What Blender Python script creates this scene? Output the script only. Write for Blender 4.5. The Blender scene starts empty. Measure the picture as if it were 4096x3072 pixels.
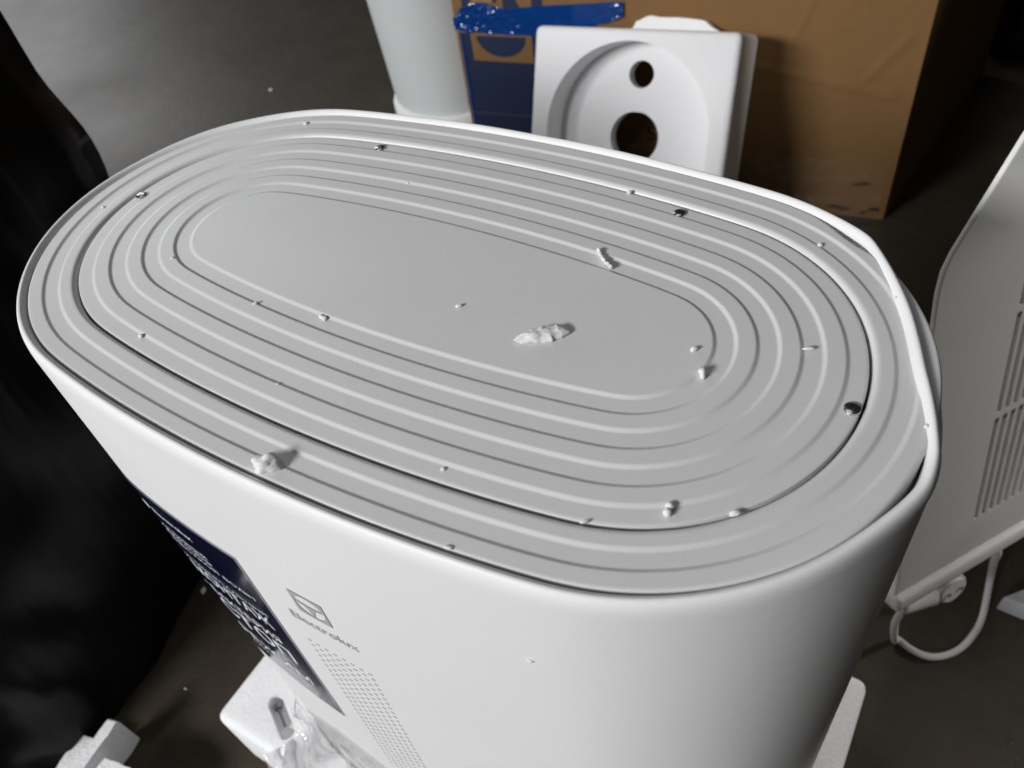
import bpy, bmesh, math, random
from mathutils import Vector, Matrix, noise
R = math.radians
SC = bpy.context.scene
COL = SC.collection

# ------------------------------------------------------------ camera
cam = bpy.data.cameras.new('camera')
cam.sensor_width = 36.0
cam.lens = 28.329
cam.clip_start = 0.01
cam.clip_end = 100
cam.dof.use_dof = True
cam.dof.focus_distance = 0.42
cam.dof.aperture_fstop = 12.0
cam_o = bpy.data.objects.new('camera', cam)
COL.objects.link(cam_o)
cr = Vector((0.85673922, 0.50132512, -0.12112403))
cu = Vector((-0.29471291, 0.66860156, 0.68272707))
cf = Vector((-0.42325194, 0.54922225, -0.72056416))
m = Matrix((cr, cu, -cf)).transposed().to_4x4()
m.translation = Vector((0.25592518, -0.26523211, 0.28031508))
cam_o.matrix_world = m
SC.camera = cam_o

# ------------------------------------------------------------ world, lamps, exposure
wd = bpy.data.worlds.new('World')
SC.world = wd
wd.use_nodes = True
bgn = wd.node_tree.nodes['Background']
bgn.inputs[0].default_value = (0.80, 0.86, 1.0, 1)
bgn.inputs[1].default_value = 0.02
SC.view_settings.view_transform = 'Standard'
SC.view_settings.look = 'None'
SC.view_settings.exposure = 0.0
SC.view_settings.gamma = 1.0


def area(name, az, el, dist, w, h, power, col, target=(0, 0, 0)):
    l = bpy.data.lights.new(name, 'AREA')
    l.shape = 'RECTANGLE'
    l.size = w
    l.size_y = h
    l.energy = power
    l.color = col
    o = bpy.data.objects.new(name, l)
    t = Vector(target)
    d = Vector((math.cos(R(az)) * math.cos(R(el)), math.sin(R(az)) * math.cos(R(el)), math.sin(R(el))))
    o.location = t + d * dist
    o.rotation_euler = (-d).to_track_quat('-Z', 'Y').to_euler()
    COL.objects.link(o)
    return o


area('hall_lamp', 248, 26, 5.0, 2.1, 0.7, 283, (0.99, 0.995, 1.0))
area('doorway_light', 156, 13, 9.0, 2.2, 2.4, 82, (0.95, 0.97, 1.0), (0, 0, 0))
area('lid_sheen_light', 147, 31, 8.0, 1.6, 1.0, 30, (0.95, 0.975, 1.0))  # unseen light added for the sheen on the lid's left end
area('overhead_fill', 200, 80, 4.2, 2.6, 2.6, 20, (1.0, 0.99, 0.98), (-0.2, 0.2, 0))  # unseen overhead fill, added to lift the lid and soften dark lines


def spot(name, loc, target, half, blend, power, col, radius=0.06):
    l = bpy.data.lights.new(name, 'SPOT')
    l.energy = power; l.color = col; l.spot_size = R(2 * half); l.spot_blend = blend; l.shadow_soft_size = radius
    o = bpy.data.objects.new(name, l)
    o.location = loc
    o.rotation_euler = (Vector(target) - Vector(loc)).to_track_quat('-Z', 'Y').to_euler()
    COL.objects.link(o)
    return o


FILL_LOC = Vector((1.64, 1.37, 0.43))          # made-up spot out of view to the right, added to light the panel heater
_pa = (Vector((0.258, 0.330, -0.12)) - FILL_LOC).normalized()
_tg = (Vector((0.40, 0.40, -0.34)) - FILL_LOC).normalized()
spot('panel_fill_spot', FILL_LOC, FILL_LOC + _tg, math.degrees(_pa.angle(_tg)) + 1.0, 0.30, 72, (1.0, 0.97, 0.93))  # cone edge laid near the shadow diagonal on the panel
spot('background_fill_spot', (1.7, 0.50, 0.42), (-0.62, 1.09, -0.44), 8.5, 0.5, 46, (0.95, 0.99, 1.0), 0.12)  # unseen spot added to brighten the foam cap, second heater and box side

# ------------------------------------------------------------ helpers
FLOOR = -0.72


def link(name, me, mat=None, parent=None):
    o = bpy.data.objects.new(name, me)
    COL.objects.link(o)
    if mat:
        me.materials.append(mat)
    if parent:
        o.parent = parent
    return o


def tag(o, label=None, cat=None, group=None, kind=None):
    if label: o['label'] = label
    if cat: o['category'] = cat
    if group: o['group'] = group
    if kind: o['kind'] = kind
    return o


def empty(name, loc=(0, 0, 0), rz=0):
    o = bpy.data.objects.new(name, None)
    o.empty_display_size = 0.05
    o.location = loc
    o.rotation_euler = (0, 0, rz)
    COL.objects.link(o)
    return o


def bm_mesh(bm, name, smooth=False, sharp=None):
    bmesh.ops.recalc_face_normals(bm, faces=bm.faces)
    me = bpy.data.meshes.new(name)
    bm.to_mesh(me)
    bm.free()
    if smooth:
        for p in me.polygons: p.use_smooth = True
        if sharp: me.set_sharp_from_angle(angle=R(sharp))
    return me


def add_box(bm, lo, hi, bevel=0.0, seg=2, mtx=None):
    r = bmesh.ops.create_cube(bm, size=1)
    vs = r['verts']
    c = [(a + b) / 2 for a, b in zip(lo, hi)]
    s = [b - a for a, b in zip(lo, hi)]
    for v in vs:
        v.co = Vector((v.co.x * s[0] + c[0], v.co.y * s[1] + c[1], v.co.z * s[2] + c[2]))
    if bevel:
        es = list({e for v in vs for e in v.link_edges})
        rr = bmesh.ops.bevel(bm, geom=es, offset=bevel, segments=seg, profile=0.5, affect='EDGES')
        vs = list({v for f in rr['faces'] for v in f.verts} | {v for v in vs if v.is_valid})
    if mtx:
        for v in vs: v.co = mtx @ v.co
    return vs


def tube_mesh(pts, rad, n=10, name='tube', caps=True, smooth_pts=6):
    # catmull-rom through pts
    P = [Vector(p) for p in pts]
    Q = []
    for i in range(len(P) - 1):
        p0 = P[max(i - 1, 0)]; p1 = P[i]; p2 = P[i + 1]; p3 = P[min(i + 2, len(P) - 1)]
        for k in range(smooth_pts):
            t = k / smooth_pts
            Q.append(0.5 * ((2 * p1) + (p2 - p0) * t + (2 * p0 - 5 * p1 + 4 * p2 - p3) * t * t + (3 * p1 - p0 - 3 * p2 + p3) * t ** 3))
    Q.append(P[-1])
    bm = bmesh.new()
    rings = []
    nrm = None
    for i, q in enumerate(Q):
        d = (Q[min(i + 1, len(Q) - 1)] - Q[max(i - 1, 0)]).normalized()
        if nrm is None:
            nrm = d.orthogonal().normalized()
        nrm = (nrm - d * nrm.dot(d)).normalized()
        b = d.cross(nrm)
        rr = rad(i / (len(Q) - 1)) if callable(rad) else rad
        rings.append([bm.verts.new(q + (nrm * math.cos(a) + b * math.sin(a)) * rr) for a in [2 * math.pi * k / n for k in range(n)]])
    for a, b in zip(rings, rings[1:]):
        for k in range(n):
            bm.faces.new((a[k], a[(k + 1) % n], b[(k + 1) % n], b[k]))
    if caps:
        bm.faces.new(rings[0]); bm.faces.new(rings[-1])
    return bm_mesh(bm, name, True, 60)


# ---- materials
def mat(name, col, rough=0.5, metal=0.0, spec=0.5, coat=0.0, bump=None, var=None, spots=None, rvar=None):
    mt = bpy.data.materials.new(name)
    mt.use_nodes = True
    nt = mt.node_tree
    bs = nt.nodes['Principled BSDF']
    bs.inputs['Base Color'].default_value = (*col, 1)
    bs.inputs['Roughness'].default_value = rough
    bs.inputs['Metallic'].default_value = metal
    bs.inputs['Specular IOR Level'].default_value = spec
    if coat:
        bs.inputs['Coat Weight'].default_value = coat
        bs.inputs['Coat Roughness'].default_value = 0.15
    tc = nt.nodes.new('ShaderNodeTexCoord')
    if var or spots:
        last = None
        base = nt.nodes.new('ShaderNodeRGB'); base.outputs[0].default_value = (*col, 1)
        last = base.outputs[0]
        for (scale, amt, c2) in (var or []):
            nz = nt.nodes.new('ShaderNodeTexNoise'); nz.inputs['Scale'].default_value = scale
            nz.inputs['Detail'].default_value = 6
            nt.links.new(tc.outputs['Object'], nz.inputs['Vector'])
            rp = nt.nodes.new('ShaderNodeValToRGB')
            rp.color_ramp.elements[0].position = 0.35; rp.color_ramp.elements[1].position = 0.68
            nt.links.new(nz.outputs['Fac'], rp.inputs[0])
            ml = nt.nodes.new('ShaderNodeMath'); ml.operation = 'MULTIPLY'; ml.inputs[1].default_value = amt
            nt.links.new(rp.outputs[0], ml.inputs[0])
            mx = nt.nodes.new('ShaderNodeMix'); mx.data_type = 'RGBA'
            nt.links.new(ml.outputs[0], mx.inputs['Factor'])
            nt.links.new(last, mx.inputs['A'])
            mx.inputs['B'].default_value = (*c2, 1)
            last = mx.outputs['Result']
        for (scale, rad, c2) in (spots or []):
            vo = nt.nodes.new('ShaderNodeTexVoronoi'); vo.inputs['Scale'].default_value = scale
            nt.links.new(tc.outputs['Object'], vo.inputs['Vector'])
            lt = nt.nodes.new('ShaderNodeMath'); lt.operation = 'LESS_THAN'; lt.inputs[1].default_value = rad
            nt.links.new(vo.outputs['Distance'], lt.inputs[0])
            mx = nt.nodes.new('ShaderNodeMix'); mx.data_type = 'RGBA'
            nt.links.new(lt.outputs[0], mx.inputs['Factor'])
            nt.links.new(last, mx.inputs['A'])
            mx.inputs['B'].default_value = (*c2, 1)
            last = mx.outputs['Result']
        nt.links.new(last, bs.inputs['Base Color'])
    if bump:
        prev = None
        for (kind, scale, dist) in bump:
            if kind == 'voronoi':
                tx = nt.nodes.new('ShaderNodeTexVoronoi'); tx.inputs['Scale'].default_value = scale; out = tx.outputs['Distance']
            else:
                tx = nt.nodes.new('ShaderNodeTexNoise'); tx.inputs['Scale'].default_value = scale
                tx.inputs['Detail'].default_value = 5; out = tx.outputs['Fac']
            nt.links.new(tc.outputs['Object'], tx.inputs['Vector'])
            bp = nt.nodes.new('ShaderNodeBump'); bp.inputs['Distance'].default_value = dist
            bp.inputs['Strength'].default_value = 1.0
            nt.links.new(out, bp.inputs['Height'])
            if prev: nt.links.new(prev, bp.inputs['Normal'])
            prev = bp.outputs[0]
        nt.links.new(prev, bs.inputs['Normal'])
    if rvar:
        nz = nt.nodes.new('ShaderNodeTexNoise'); nz.inputs['Scale'].default_value = rvar[0]; nz.inputs['Detail'].default_value = 5
        nt.links.new(tc.outputs['Object'], nz.inputs['Vector'])
        mr = nt.nodes.new('ShaderNodeMapRange'); mr.inputs['From Min'].default_value = 0.3; mr.inputs['From Max'].default_value = 0.7
        mr.inputs['To Min'].default_value = rvar[1]; mr.inputs['To Max'].default_value = rvar[2]
        nt.links.new(nz.outputs['Fac'], mr.inputs['Value'])
        nt.links.new(mr.outputs[0], bs.inputs['Roughness'])
    return mt


M = {}
M['cap'] = mat('grey_plastic', (0.65, 0.646, 0.64), 0.40, spec=0.5, bump=[('noise', 1100, 0.00006), ('noise', 12, 0.0003)],
               var=[(14, 0.35, (0.60, 0.60, 0.598)), (160, 0.12, (0.585, 0.585, 0.58))], spots=[(170, 0.04, (0.74, 0.74, 0.74)), (90, 0.018, (0.33, 0.32, 0.30))], rvar=(10, 0.36, 0.46))
M['enamel'] = mat('white_enamel', (0.80, 0.80, 0.80), 0.48, spec=0.35, bump=[('noise', 450, 0.00004), ('noise', 9, 0.0006)],
                  var=[(7, 0.25, (0.775, 0.775, 0.77)), (90, 0.10, (0.76, 0.76, 0.755))], spots=[(120, 0.035, (0.55, 0.54, 0.52))], rvar=(6, 0.42, 0.56))
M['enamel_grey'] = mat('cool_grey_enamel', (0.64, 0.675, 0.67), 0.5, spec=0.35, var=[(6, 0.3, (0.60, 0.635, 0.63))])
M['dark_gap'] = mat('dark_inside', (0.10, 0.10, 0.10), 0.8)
M['navy_print'] = mat('navy_gloss_film', (0.007, 0.0075, 0.028), 0.11, spec=0.75)
M['white_print'] = mat('white_print', (0.72, 0.74, 0.82), 0.5)
M['line_print'] = mat('pale_line_print', (0.16, 0.17, 0.24), 0.5)
M['grey_print'] = mat('grey_print', (0.42, 0.42, 0.425), 0.45)
M['grey_dots'] = mat('grey_dot_print', (0.47, 0.47, 0.48), 0.45)
M['steel'] = mat('zinc_screw_steel', (0.50, 0.51, 0.53), 0.24, metal=1.0)
M['steel_dark'] = mat('screw_recess_steel', (0.12, 0.12, 0.13), 0.4, metal=1.0)
M['eps'] = mat('white_polystyrene', (0.84, 0.84, 0.85), 0.75, spec=0.25, bump=[('voronoi', 300, 0.0004), ('noise', 60, 0.0008)])
M['eps_torn'] = mat('torn_polystyrene', (0.84, 0.84, 0.85), 0.8, spec=0.25, bump=[('voronoi', 260, 0.0006), ('noise', 90, 0.0012)])
M['bead'] = mat('polystyrene_bead', (0.70, 0.70, 0.71), 0.8, spec=0.2)
_b = M['bead'].node_tree.nodes['Principled BSDF']
_b.inputs['Subsurface Weight'].default_value = 0.5
_b.inputs['Subsurface Radius'].default_value = (1, 1, 1)
_b.inputs['Subsurface Scale'].default_value = 0.0025
M['kraft'] = mat('brown_cardboard', (0.215, 0.118, 0.047), 0.78, spec=0.15, bump=[('noise', 40, 0.0008), ('noise', 400, 0.0002)],
                 var=[(6, 0.4, (0.175, 0.095, 0.038)), (60, 0.2, (0.25, 0.145, 0.063))])
M['kraft_print'] = mat('kraft_reserve', (0.29, 0.165, 0.075), 0.75, spec=0.2, var=[(40, 0.2, (0.25, 0.14, 0.062))])
M['navy_ink'] = mat('navy_ink_on_card', (0.013, 0.023, 0.062), 0.55, spec=0.4, var=[(14, 0.35, (0.020, 0.032, 0.075))])
M['black_ink'] = mat('black_ink', (0.02, 0.018, 0.018), 0.7)
M['crease'] = mat('pale_crease_card', (0.40, 0.25, 0.125), 0.7)
M['heater_white'] = mat('white_panel_enamel', (0.74, 0.735, 0.72), 0.45, spec=0.4, bump=[('noise', 700, 0.00005)])
M['slot_dark'] = mat('dark_vent_inside', (0.10, 0.10, 0.10), 0.8)
M['cable'] = mat('white_cable', (0.66, 0.65, 0.64), 0.5)
M['metal_pin'] = mat('dull_metal', (0.25, 0.25, 0.26), 0.4, metal=0.6)
M['grey_slab'] = mat('grey_board', (0.42, 0.42, 0.44), 0.7, bump=[('noise', 90, 0.001)])
M['concrete'] = mat('concrete_floor', (0.054, 0.043, 0.030), 0.46, spec=0.30,
                    var=[(0.8, 0.75, (0.046, 0.030, 0.016)), (2.6, 0.45, (0.040, 0.037, 0.030)), (7, 0.55, (0.080, 0.069, 0.052)), (22, 0.3, (0.036, 0.029, 0.021)), (60, 0.35, (0.036, 0.031, 0.025))],
                    spots=[(38, 0.030, (0.20, 0.19, 0.17))], bump=[('noise', 160, 0.0008), ('noise', 22, 0.0008)], rvar=(2.0, 0.40, 0.50))


def black_film():
    mt = mat('black_stretch_film', (0.002, 0.002, 0.0024), 0.28, spec=0.25)
    nt = mt.node_tree; bs = nt.nodes['Principled BSDF']
    tc = nt.nodes['Texture Coordinate']
    mp = nt.nodes.new('ShaderNodeMapping')
    mp.inputs['Rotation'].default_value = (R(14), R(10), 0)
    mp.inputs['Scale'].default_value = (8, 8, 1.2)
    nt.links.new(tc.outputs['Object'], mp.inputs['Vector'])
    nz = nt.nodes.new('ShaderNodeTexNoise'); nz.inputs['Scale'].default_value = 1.2; nz.inputs['Detail'].default_value = 2.5
    nz.inputs['Distortion'].default_value = 0.4
    nt.links.new(mp.outputs[0], nz.inputs['Vector'])
    bp = nt.nodes.new('ShaderNodeBump'); bp.inputs['Distance'].default_value = 0.006
    nt.links.new(nz.outputs['Fac'], bp.inputs['Height'])
    nt.links.new(bp.outputs[0], bs.inputs['Normal'])
    return mt


M['film'] = black_film()


def clear_plastic(name, col, opac, rough=0.12):
    mt = bpy.data.materials.new(name); mt.use_nodes = True
    nt = mt.node_tree; nt.nodes.clear()
    out = nt.nodes.new('ShaderNodeOutputMaterial')
    bs = nt.nodes.new('ShaderNodeBsdfPrincipled')
    bs.inputs['Base Color'].default_value = (*col, 1)
    bs.inputs['Roughness'].default_value = rough
    bs.inputs['Specular IOR Level'].default_value = 0.7
    bs.inputs['Alpha'].default_value = opac
    gl = nt.nodes.new('ShaderNodeBsdfGlossy'); gl.inputs['Roughness'].default_value = rough
    fr = nt.nodes.new('ShaderNodeFresnel'); fr.inputs[0].default_value = 1.45
    mx = nt.nodes.new('ShaderNodeMixShader')
    nt.links.new(fr.outputs[0], mx.inputs[0])
    nt.links.new(bs.outputs[0], mx.inputs[1]); nt.links.new(gl.outputs[0], mx.inputs[2])
    nt.links.new(mx.outputs[0], out.inputs[0])
    return mt


M['bag'] = clear_plastic('clear_polyethylene', (0.88, 0.88, 0.89), 0.45, 0.1)
M['wrap'] = clear_plastic('clear_box_film', (0.5, 0.45, 0.42), 0.04, 0.12)
M['blue_tape'] = mat('blue_film_tape', (0.003, 0.042, 0.20), 0.12, spec=0.8, bump=[('noise', 35, 0.004)])

# ------------------------------------------------------------ outline of the heater (a bowed stadium)
LF, LE, AA, WW = 0.0776, -1.9197, 9.2346, 0.1629


def outline(n_keep=220):
    N = 1440
    th = [R(-90 + 180 * i / N) for i in range(N + 1)]
    rho = []
    for t in th:
        d = 90 - abs(math.degrees(t))
        s = 1 / (1 + math.exp(-(d - AA) / math.exp(WW)))
        rho.append(math.exp(LF * (1 - s) + LE * s))
    dt = R(180 / N)
    x = [0]; y = [0]
    for i in range(N):
        x.append(x[-1] + dt * 0.5 * (-rho[i] * math.sin(th[i]) - rho[i + 1] * math.sin(th[i + 1])))
        y.append(y[-1] + dt * 0.5 * (rho[i] * math.cos(th[i]) + rho[i + 1] * math.cos(th[i + 1])))
    k = 0.2785 / max(x)
    ym = (y[0] + y[-1]) / 2
    pts = [(a * k, (b - ym) * k, t) for a, b, t in zip(x, y, th)]
    full = pts + [(-a, b, math.pi - t) for a, b, t in reversed(pts[1:-1])]
    # resample by mix of arc length and turning
    L = [0]
    for i in range(len(full)):
        a = full[i]; b = full[(i + 1) % len(full)]
        dth = ((b[2] - a[2] + math.pi) % (2 * math.pi)) - math.pi
        L.append(L[-1] + math.hypot(b[0] - a[0], b[1] - a[1]) + 0.12 * abs(dth))
    out = []
    j = 0
    for i in range(n_keep):
        s = L[-1] * i / n_keep
        while L[j + 1] < s: j += 1
        f = (s - L[j]) / (L[j + 1] - L[j])
        a = full[j]; b = full[(j + 1) % len(full)]
        dth = ((b[2] - a[2] + math.pi) % (2 * math.pi)) - math.pi
        out.append((a[0] + (b[0] - a[0]) * f, a[1] + (b[1] - a[1]) * f, a[2] + dth * f))
    return out


OUT = outline(260)
# front arc table for wrapping prints: arc length u (from x=0, positive to +x) -> point, normal
FR = sorted([p for p in OUT if math.sin(p[2]) < 0.05], key=lambda p: p[0])
ARC = [0.0]
for a, b in zip(FR, FR[1:]): ARC.append(ARC[-1] + math.hypot(b[0] - a[0], b[1] - a[1]))
i0 = min(range(len(FR)), key=lambda i: abs(FR[i][0]))
_z = ARC[i0] - FR[i0][0]
ARC = [a - _z for a in ARC]


def wrap(u, z, d):
    """point on the front of the jacket at arc length u, height z, d outside it"""
    lo = 0; hi = len(ARC) - 2
    while lo < hi:
        mid = (lo + hi + 1) // 2
        if ARC[mid] <= u: lo = mid
        else: hi = mid - 1
    f = (u - ARC[lo]) / (ARC[lo + 1] - ARC[lo])
    a = FR[lo]; b = FR[lo + 1]
    dth = ((b[2] - a[2] + math.pi) % (2 * math.pi)) - math.pi
    t = a[2] + dth * f
    return Vector((a[0] + (b[0] - a[0]) * f + math.cos(t) * d, a[1] + (b[1] - a[1]) * f + math.sin(t) * d, z))


DENT = [(-180, 0), (-40, 0), (-29, 0.1), (-23, -0.3), (-17.5, -1.3), (-13, -2.0), (-10, -1.2), (-6, 0.8), (-1.5, 4.2), (5.5, 8.8), (13.5, 12.6),
        (21.5, 13.4), (29, 12.4), (37.5, 10.0), (45, 6.3), (50, 3.0), (55, -0.6), (60, -0.8), (66, -0.3), (75, 0), (180, 0)]


def dent(thdeg):
    t = (thdeg + 180) % 360 - 180
    for i, (a, b) in enumerate(zip(DENT, DENT[1:])):
        if a[0] <= t <= b[0]:
            f = (t - a[0]) / (b[0] - a[0])
            p0 = DENT[max(i - 1, 0)]; p3 = DENT[min(i + 2, len(DENT) - 1)]
            m1 = (b[1] - p0[1]) / max(b[0] - p0[0], 1e-6) * (b[0] - a[0])
            m2 = (p3[1] - a[1]) / max(p3[0] - a[0], 1e-6) * (b[0] - a[0])
            return ((2 * f ** 3 - 3 * f * f + 1) * a[1] + (f ** 3 - 2 * f * f + f) * m1 + (-2 * f ** 3 + 3 * f * f) * b[1] + (f ** 3 - f * f) * m2) / 1000
    return 0.0


def sweep(profile, name, top_fill=False, bottom_fill=False, denting=False, smooth=40, pull=False):
    """profile: list of (inset d, z) swept round the outline"""
    bm = bmesh.new()
    rings = []
    for d, z in profile:
        ring = []
        for (x, y, t) in OUT:
            dd = d; zz = z
            if pull and d < 0.0099:
                tt = (math.degrees(t) + 180) % 360 - 180
                dd += 0.0036 * math.exp(-((tt - 57) / 7.5) ** 2) + 0.0004 * math.exp(-((tt + 12) / 8) ** 2)
            if denting:
                k = math.exp(min(0, z + 0.003) / 0.013) if z < -0.003 else 1.0
                dn = dent(math.degrees(t)) * k
                dd = d + dn
                if z > -0.006: zz = z + max(dn, 0) * 0.12 + 0.0006 * noise.noise((x * 14, y * 14, 3.0))
                dd += 0.0005 * noise.noise((x * 11, y * 11, 1.0)) * k
            ring.append(bm.verts.new((x - math.cos(t) * dd, y - math.sin(t) * dd, zz)))
        rings.append(ring)
    n = len(OUT)
    for a, b in zip(rings, rings[1:]):
        for i in range(n):
            bm.faces.new((a[i], a[(i + 1) % n], b[(i + 1) % n], b[i]))
    if top_fill: bm.faces.new(rings[-1])
    if bottom_fill: bm.faces.new(list(reversed(rings[0])))
    return bm_mesh(bm, name, True, smooth)


def step(prof, d, z0, z1, w=0.0028, n=8):
    """smooth step of the profile centred on inset d"""
    prof.append((d - w / 2 - 0.0012, z0))
    prof.append((d - w / 2 - 0.0003, z0))
    for i in range(n + 1):
        t = i / n
        s = t * t * (3 - 2 * t)
        prof.append((d - w / 2 + w * t, z0 + (z1 - z0) * s))
    prof.append((d + w / 2 + 0.0003, z1))
    prof.append((d + w / 2 + 0.0012, z1))


LOW = -0.0010
ring_prof = [(0.0075, -0.02), (0.0075, -0.0012), (0.0079, -0.0004), (0.0087, 0.0), (0.0096, 0.0)]
step(ring_prof, 0.0170, 0, LOW)
step(ring_prof, 0.0264, LOW, 0)
ring_prof += [(0.0320, 0.0), (0.0330, 0.0), (0.0343, -0.00025), (0.0352, -0.0009), (0.0359, -0.0019), (0.0364, -0.0032), (0.0366, -0.0055), (0.0366, -0.014)]
lid_prof = [(0.0375, -0.014), (0.0375, -0.0024), (0.0378, LOW - 0.0002), (0.0384, LOW), (0.0394, LOW)]
DS = 0.01010
for k in range(1, 8):
    a, b = (LOW, 0) if k % 2 else (0, LOW)
    step(lid_prof, 0.0370 + DS * k, a, b)
lid_prof += [(0.1125, 0.0)]
jacket_prof = [(0.0, -0.655), (0.0, -0.45), (0.0, -0.25), (0.0, -0.12), (0.0, -0.08), (0.0, -0.06), (0.0, -0.045), (0.0, -0.035), (0.0, -0.028), (0.0, -0.022), (0.0, -0.017),
               (0.0, -0.014), (0.0, -0.0105), (0.0, -0.0078), (0.0001, -0.0056), (0.0003, -0.0036), (0.0006, -0.0019), (0.0011, -0.0003), (0.0018, 0.0010), (0.0027, 0.0018), (0.0035, 0.0020),
               (0.0043, 0.0017), (0.0051, 0.0011), (0.0058, 0.0003), (0.0064, -0.0006), (0.0067, -0.0014), (0.0068, -0.0030), (0.0068, -0.0060), (0.0068, -0.016)]


def text_mesh(body, size, name='text', weight=0.0):
    cu_ = bpy.data.curves.new(name, 'FONT')
    cu_.body = body
    cu_.size = size
    cu_.resolution_u = 3
    cu_.offset = weight
    o = bpy.data.objects.new(name, cu_)
    COL.objects.link(o)
    dg = bpy.context.evaluated_depsgraph_get()
    dg.update()
    me = bpy.data.meshes.new_from_object(o.evaluated_get(dg))
    bpy.data.objects.remove(o)
    bpy.data.curves.remove(cu_)
    xs = [v.co.x for v in me.vertices]; ys = [v.co.y for v in me.vertices]
    return me, min(xs), max(xs), min(ys), max(ys)


def wrap_text(body, u0, u1, z0, z1, d, name, material, parent, bold=0.0):
    """lettering printed on the jacket between arc lengths u0..u1, heights z0..z1"""
    me, ax, bx, ay, by = text_mesh(body, 1.0, name, bold)
    bm = bmesh.new(); bm.from_mesh(me)
    bpy.data.meshes.remove(me)
    for v in bm.verts:
        u = u0 + (v.co.x - ax) / (bx - ax) * (u1 - u0)
        z = z0 + (v.co.y - ay) / (by - ay) * (z1 - z0)
        v.co = wrap(u, z, d)
    me2 = bpy.data.meshes.new(name)
    bm.to_mesh(me2); bm.free()
    return link(name, me2, material, parent)


def wrap_poly(polys, d, name, material, parent):
    bm = bmesh.new()
    for poly in polys:
        bm.faces.new([bm.verts.new(wrap(u, z, d)) for u, z in poly])
    return link(name, bm_mesh(bm, name), material, parent)


def wrap_grid(u0, u1, z0, z1, d, name, material, parent, nu=40, nz=10):
    bm = bmesh.new()
    g = [[bm.verts.new(wrap(u0 + (u1 - u0) * i / nu, z0 + (z1 - z0) * j / nz, d)) for i in range(nu + 1)] for j in range(nz + 1)]
    for j in range(nz):
        for i in range(nu):
            bm.faces.new((g[j][i], g[j][i + 1], g[j + 1][i + 1], g[j + 1][i]))
    return link(name, bm_mesh(bm, name, True), material, parent)


def screw_meshes():
    bm = bmesh.new()
    n = 28; rings = []
    for r_, z in ((0.0038, -0.002), (0.0038, 0.0001), (0.0036, 0.0005), (0.0028, 0.0009), (0.0017, 0.0011)):
        rings.append([bm.verts.new((r_ * math.cos(2 * math.pi * k / n), r_ * math.sin(2 * math.pi * k / n), z)) for k in range(n)])
    # cross recess inner ring follows a cross shape sunk in
    inner = []
    for k in range(n):
        a = 2 * math.pi * k / n
        rr = 0.0015 if (abs(math.cos(2 * a)) > 0.8) else 0.0006
        inner.append(bm.verts.new((rr * math.cos(a), rr * math.sin(a), 0.0011)))
    low = [bm.verts.new((v.co.x * 0.7, v.co.y * 0.7, -0.0006)) for v in inner]
    rings += [inner, low]
    for a, b in zip(rings, rings[1:]):
        for k in range(n):
            bm.faces.new((a[k], a[(k + 1) % n], b[(k + 1) % n], b[k]))
    head = bm_mesh(bm, 'screw', True, 35)
    bm = bmesh.new()
    bm.faces.new([bm.verts.new((v[0], v[1], -0.0005)) for v in
                  [((0.0015 if abs(math.cos(4 * math.pi * k / n)) > 0.8 else 0.0006) * 0.72 * math.cos(2 * math.pi * k / n),
                    (0.0015 if abs(math.cos(4 * math.pi * k / n)) > 0.8 else 0.0006) * 0.72 * math.sin(2 * math.pi * k / n)) for k in range(n)]])
    rec = bm_mesh(bm, 'cross_recess')
    return head, rec


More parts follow.
